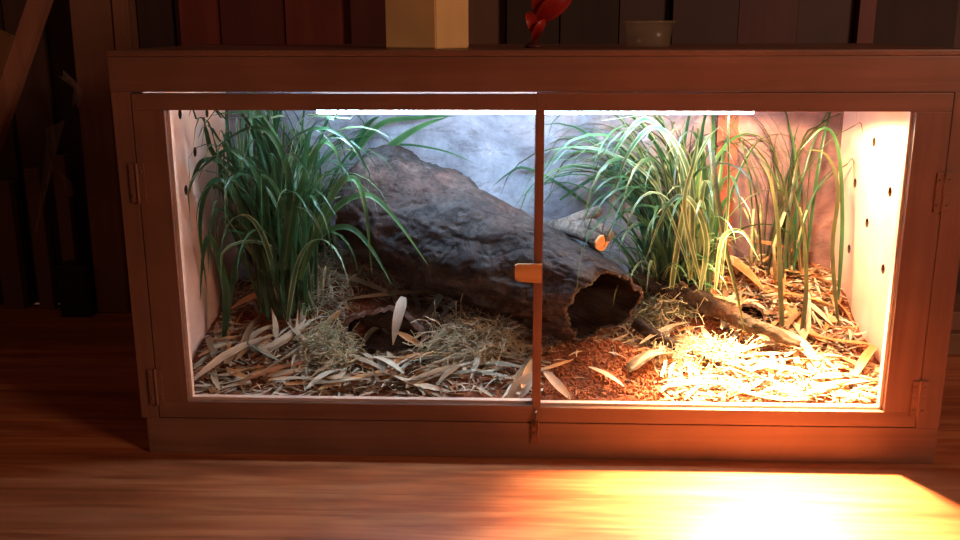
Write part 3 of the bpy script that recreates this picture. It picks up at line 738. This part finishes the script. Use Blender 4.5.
r1 = PY(272, 262, .24)
plant('grass_plant', (r1.x + .025, .24), 175, (.30, .58), (1.15, 1.54), (2.1, 3.8), (.006, .0115), [G_DARK, G_DARK, G_MID, G_DARK, G_VAR], 'tall dark green grass plant arching over the left end of the terrarium', ring_az, .05, 11, (14, .08), extra=[
    ([(300, 275, .16), (330, 215, .13), (365, 195, .11), (392, 215, .10), (428, 265, .09)], 8, 2),
    ([(300, 270, .16), (322, 235, .13), (350, 228, .11), (372, 250, .10), (392, 285, .09)], 8, 1),
    ([(300, 280, .14), (330, 200, .12), (352, 178, .11), (365, 205, .10), (372, 275, .10)], 8, 2),
    ([(262, 270, .2), (232, 190, .16), (210, 185, .13), (200, 225, .12), (207, 290, .12)], 8, 1),
    ([(268, 260, .2), (235, 175, .18), (205, 160, .15), (192, 182, .14), (188, 195, .14)], 7, 0),
    ([(270, 260, .2), (262, 190, .15), (235, 150, .13), (205, 165, .12), (190, 185, .12)], 6, 1),
    ([(285, 270, .18), (300, 190, .14), (320, 145, .12), (335, 150, .12), (344, 178, .12)], 7, 2),
    ([(280, 270, .18), (290, 190, .12), (275, 140, .10), (250, 128, .10), (215, 148, .10)], 8, 0),
    ([(224, 338, .19), (226, 290, .17), (212, 240, .15), (204, 250, .14), (200, 300, .13)], 9, 1),
    ([(224, 338, .19), (232, 285, .18), (244, 240, .17), (250, 220, .17)], 8, 1)])
r1b = PY(345, 250, .33)
plant('broad_grass_plant', (-.385, .375), 30, (.26, .38), (1.2, 1.5), (1.0, 2.4), (.008, .013), [G_DARK, G_MID], 'green broad leaved grass standing behind the upper end of the log', lambda r_: r_.gauss(PI, 1.), .025, 21, (6, .08), extra=[
    ([(345, 190, .39), (370, 165, .38), (400, 140, .36), (425, 125, .34), (448, 117, .33)], 13, 1),
    ([(350, 160, .39), (380, 125, .38), (420, 118, .37), (455, 116, .36)], 9, 1),
    ([(352, 170, .39), (390, 146, .38), (440, 150, .37), (478, 165, .36)], 4, 0),
    ([(352, 150, .39), (368, 125, .38), (380, 116, .37)], 8, 0)])
rr1 = PY(690, 285, .27)
plant('variegated_grass_plant', (.265, .29), 150, (.28, .56), (1.1, 1.52), (2.0, 3.7), (.006, .0115), [G_VAR, G_MID, G_VAR, G_DARK, G_DARK, G_OLIVE], 'tall pale edged green grass plant arching over the middle of the right door', lambda r_: r_.gauss(3.5, 1.5), .05, 31, (10, .07), extra=[
    ([(712, 150, .2), (716, 190, .18), (726, 250, .17), (738, 300, .17), (747, 345, .17)], 7, 5),
    ([(700, 290, .2), (706, 240, .17), (690, 200, .15), (668, 205, .14), (645, 262, .14)], 8, 0),
    ([(690, 280, .22), (690, 180, .18), (660, 128, .15), (630, 150, .14), (608, 210, .14)], 8, 0),
    ([(690, 280, .22), (680, 170, .2), (650, 120, .17), (622, 140, .16), (600, 185, .16)], 8, 0),
    ([(690, 270, .20), (655, 185, .17), (612, 154, .15), (575, 147, .14), (546, 151, .13)], 5, 0), ([(600, 215, .41), (560, 185, .41), (525, 168, .41), (508, 174, .41), (492, 187, .41)], 5, 3),
    ([(700, 280, .18), (684, 210, .14), (694, 160, .12), (700, 130, .12)], 6, 0),
    ([(720, 290, .18), (728, 200, .14), (728, 130, .12), (729, 114, .12)], 4, 0),
    ([(715, 290, .16), (722, 240, .13), (742, 232, .12), (760, 262, .11)], 6, 0),
    ([(560, 200, .40), (590, 180, .38), (620, 165, .34), (640, 175, .3)], 5, 3)])
plant('low_spider_plant', (PY(657, 262, .27).x, .285), 90, (.14, .24), (.8, 1.4), (1.4, 2.8), (.005, .008), [G_VAR, G_VAR, G_MID], 'low bushy striped spider plant beside the sawn branch end', ring_az, .02, 41, None)
plant('reed_plant', (.455, .37), 34, (.28, .44), (1.35, 1.54), (.8, 3.6), (.004, .007), [G_OLIVE, G_DARK, G_OLIVE], 'olive reed plant drooping in the rear right corner by the cream wall', ring_az, .05, 51, (8, .12), extra=[
    ([(783, 345, .22), (780, 290, .24), (778, 230, .26), (770, 180, .27), (758, 160, .27)], 7, 0),
    ([(800, 340, .22), (806, 290, .24), (803, 230, .26), (795, 195, .27)], 6, 0),
    ([(838, 325, .25), (832, 250, .28), (838, 190, .29), (826, 155, .30), (805, 150, .30)], 6, 0),
    ([(838, 300, .27), (842, 220, .29), (838, 150, .30), (824, 128, .31), (800, 150, .31)], 6, 1)])

# ------------------------------------------------------------------ things on the roof
bb = nb()
bxm = wood('kraft_card', (.80, .48, .18), (.86, .56, .24), 'Z', .4, .7, bmp=.05)
cb = PY(436, 48, .06); ang = math.radians(33); s = .083; hb = .17
ct = thing('cardboard_carton', 'tall plain tan cardboard carton standing on the terrarium roof', 'box', (cb.x, cb.y, HT))
u1 = Vector((-math.cos(math.radians(22)), math.sin(math.radians(22)), 0)) * .083
u2 = Vector((math.cos(math.radians(52)), math.sin(math.radians(52)), 0)) * .073
def quadbox(bb, o0, a, c_, z0, z1):
    v = [bb.verts.new(o0 + p + Vector((0, 0, z))) for z in (z0, z1) for p in (Vector(), c_, a + c_, a)]
    for f in [(3, 2, 1, 0), (4, 5, 6, 7), (0, 1, 5, 4), (1, 2, 6, 5), (2, 3, 7, 6), (3, 0, 4, 7)]: bb.faces.new([v[i] for i in f])
o0 = Vector((cb.x, cb.y, HT)); quadbox(bb, o0, u1, u2, .0005, hb)
bmesh.ops.bevel(bb, geom=bb.edges[:], offset=.0015, segments=2, affect='EDGES')
link('carton_body', bb, bxm, ct)
bb = nb(); quadbox(bb, o0 + u2 * .02 - Vector((0, .0008, 0)) + u1 * .04, u1 * .92, u2 * .01, .0205, .0215); quadbox(bb, o0 + u1 * -.01, u1 * 1.02, u2 * 1.02, hb, hb + .003)
link('lid_flap', bb, bxm, ct)
cx_, cy_ = PY(648, 48, .10).x, .10
cup = thing('plastic_cup', 'short clear plastic tub standing on the terrarium roof', 'cup', (cx_, cy_, HT))
m, n, b_ = newmat('cloudy_plastic'); b_.inputs['Base Color'].default_value = (.34, .24, .14, 1); b_.inputs['Roughness'].default_value = .25; b_.inputs['Alpha'].default_value = .22
bb = nb(); lathe(bb, [(.0, HT + .001), (.0295, HT + .001), (.0315, HT + .004), (.0350, HT + .036), (.0340, HT + .036), (.0305, HT + .005), (.0, HT + .003)], 40, (cx_, cy_))
link('cup_body', bb, m, cup, True)
bb = nb(); lathe(bb, [(.0345, HT + .0355), (.0385, HT + .0355), (.0390, HT + .0375), (.0375, HT + .0390), (.0345, HT + .0385), (.0345, HT + .0355)], 40, (cx_, cy_)); link('rim', bb, m, cup, True)
# red flower
RED = leafmat('red_petal', (.62, .03, .02), (.70, .06, .03), rough=.4, translucent=.35)
fp = PY(534, 48, .12)
fl = thing('red_flower', 'bright red artificial flower standing on the terrarium roof', 'flower', (fp.x, .12, HT))
bb = nb(); tube(bb, [(fp.x, .12, HT), PY(534, 30, .12), PY(537, 10, .12), PY(540, -20, .12)], [.0035, .0028, .0025, .002], 10); link('stem', bb, simple('red_stem', (.40, .03, .02), .5, .3, 60, 0), fl, True)
bb = nb(); lathe(bb, [(.0, HT + .0005), (.014, HT + .0005), (.013, HT + .004), (.004, HT + .009), (.0, HT + .009)], 20, (fp.x, .12)); link('base', bb, simple('flower_foot', (.06, .015, .01), .5, .2, 60, 0), fl, True)
for a, c, w_ in (((537, 22, .12), (572, -4, .11), 20), ((535, 35, .12), (528, 12, .12), 11), ((537, 14, .12), (552, -14, .12), 22), ((533, 42, .12), (545, 20, .11), 9), ((538, 5, .12), (528, -24, .12), 14)):
    P0, P1 = PY(*a), PY(*c); d = P1 - P0; sd = Vector((0, -1, .1))
    pts = [P0 + d * (i / 9) + Vector((0, -.012 * math.sin(PI * i / 9), .004 * math.sin(PI * i / 9))) for i in range(10)]
    bb = nb(); ribbon(bb, pts, sd, w_ / FPX * 1.45, pleaf, .4); link('petal', bb, RED, fl, True)

# ------------------------------------------------------------------ things standing left and right of the terrarium
OLD = wood('old_brown_board', (.22, .09, .05), (.32, .14, .08), 'Z', .8, .6)
def slab(name, a, c, wpx, y, th, mat, label, cat, z0=None):
    P0, P1 = PY(*a, y), PY(*c, y)
    if z0 is not None:
        d = (P1 - P0); P0 = P0 + d * ((z0 - P0.z) / d.z)
    d = P1 - P0; s = Vector((d.z, 0, -d.x)).normalized() * (wpx / FPX * (y + 1.38) / 2)
    bb = nb(); v = [bb.verts.new(p + q + Vector((0, yy, 0))) for yy in (0, th) for p, q in ((P0, -s), (P0, s), (P1, s), (P1, -s))]
    for f in [(0, 1, 2, 3), (7, 6, 5, 4), (0, 4, 5, 1), (1, 5, 6, 2), (2, 6, 7, 3), (3, 7, 4, 0)]: bb.faces.new([v[i] for i in f])
    bmesh.ops.recalc_face_normals(bb, faces=bb.faces); bmesh.ops.bevel(bb, geom=bb.edges[:], offset=.003, segments=2, affect='EDGES')
    o = link(name, bb, mat, None, False, tuple((P0.x, y, P0.z))); return tag(o, label, cat)
slab('leaning_board', (-36, 210), (50, -40), 19, .50, .03, OLD, 'brown board leaning diagonally at the far left', 'board', .012)
slab('upright_post', (112, 300), (80, -60), 34, .73, .05, wood('post_wood', (.20, .085, .05), (.27, .12, .07), 'Z', .8, .6), 'wide dark brown upright post left of the terrarium', 'post', .001)
slab('thin_post', (140, 300), (112, -60), 12, .765, .03, OLD, 'thin brown upright post just left of the terrarium top corner', 'post', .001)
slab('plywood_sheet', (-66, 260), (8, 34), 34, .60, .012, wood('plywood', (.46, .30, .13), (.56, .38, .18), 'Z', .5, .7), 'tan plywood sheet leaning behind the diagonal board', 'board', .012)
for k, (px, wd, hh) in enumerate(((12, 22, .30), (45, 16, .33), (72, 14, .36))):
    x = PY(px, 290, .76).x; hw = wd / FPX * 2.1 / 2
    bb = nb(); box(bb, x - hw, x + hw, .76, .785, .0, hh, bev=.003)
    tag(link('picket', bb, wood('picket_wood%d' % k, (.17, .08, .05), (.22, .11, .07), 'Z', .8, .7), None, False, (x, .76, 0)), ['dull wooden picket at the lower left edge of the picture', 'middle dull wooden picket standing behind the leaning board foot', 'dull wooden picket beside the black crate'][k], 'picket', 'pickets')
x0, x1 = PY(62, 290, .72).x, PY(92, 290, .72).x
bb = nb(); box(bb, x0, x1, .70, .755, .0, .12, bev=.004); box(bb, x0 + .006, x1 - .006, .697, .701, .02, .10)
tag(link('black_crate', bb, simple('black_plastic', (.012, .011, .012), .4, .2, 40, 0), None, False, ((x0 + x1) / 2, .62, 0)), 'small black crate on the floor by the post', 'crate')
# crumpled clear wrap caught on the post
def wrap(pts, wd, label, seed):
    r_ = random.Random(seed); bb = nb(); rows = []
    for p in pts:
        c = PY(*p); rows.append([bb.verts.new(c + Vector(((k - 3) * wd / 6 + r_.gauss(0, .004), r_.gauss(0, .007), r_.gauss(0, .004)))) for k in range(7)])
    for i in range(len(rows) - 1):
        for k in range(6): bb.faces.new([rows[i][k], rows[i][k + 1], rows[i + 1][k + 1], rows[i + 1][k]])
    bmesh.ops.triangulate(bb, faces=bb.faces[:]); bmesh.ops.solidify(bb, geom=bb.faces[:], thickness=.0006)
    m_, n_, b2 = newmat('clear_wrap'); b2.inputs['Base Color'].default_value = (.35, .25, .2, 1); b2.inputs['Roughness'].default_value = .08; b2.inputs['Alpha'].default_value = .14; b2.inputs['Specular IOR Level'].default_value = 1
    return tag(link('plastic_wrap', bb, m_, None, False, tuple(PY(*pts[0]))), label, 'plastic wrap')
wrap([(62, 76, .70), (70, 80, .695), (76, 88, .695), (78, 96, .695), (78, 106, .70)], .006, 'scrap of shiny clear wrap stuck on the post beside the upper gap', 1)
wrap([(48, 128, .695), (50, 145, .69), (54, 160, .69), (60, 172, .69), (66, 185, .69), (70, 197, .69)], .007, 'longer scrap of shiny clear wrap hanging below in the gap', 2)
# right of the terrarium
PLK = wood('stacked_plank', (.20, .09, .04), (.28, .13, .06), 'X', 1, .6)
for z0, z1, lab, y in ((.0, .045, 'lower light plank lying on the floor right of the terrarium', .50), (.0455, .085, 'upper darker plank lying on the lower plank right of the terrarium', .52)):
    bb = nb(); box(bb, .64, 1.5, y, y + .14, z0, z1, bev=.003)
    tag(link('plank', bb, PLK if z0 == 0 else OLD, None, False, (1.0, y + .07, z0)), lab, 'plank')

vs = sc.view_settings
vs.view_transform = 'Standard'; vs.look = 'None'; vs.exposure = 0; vs.gamma = 1; vs.use_curve_mapping = False
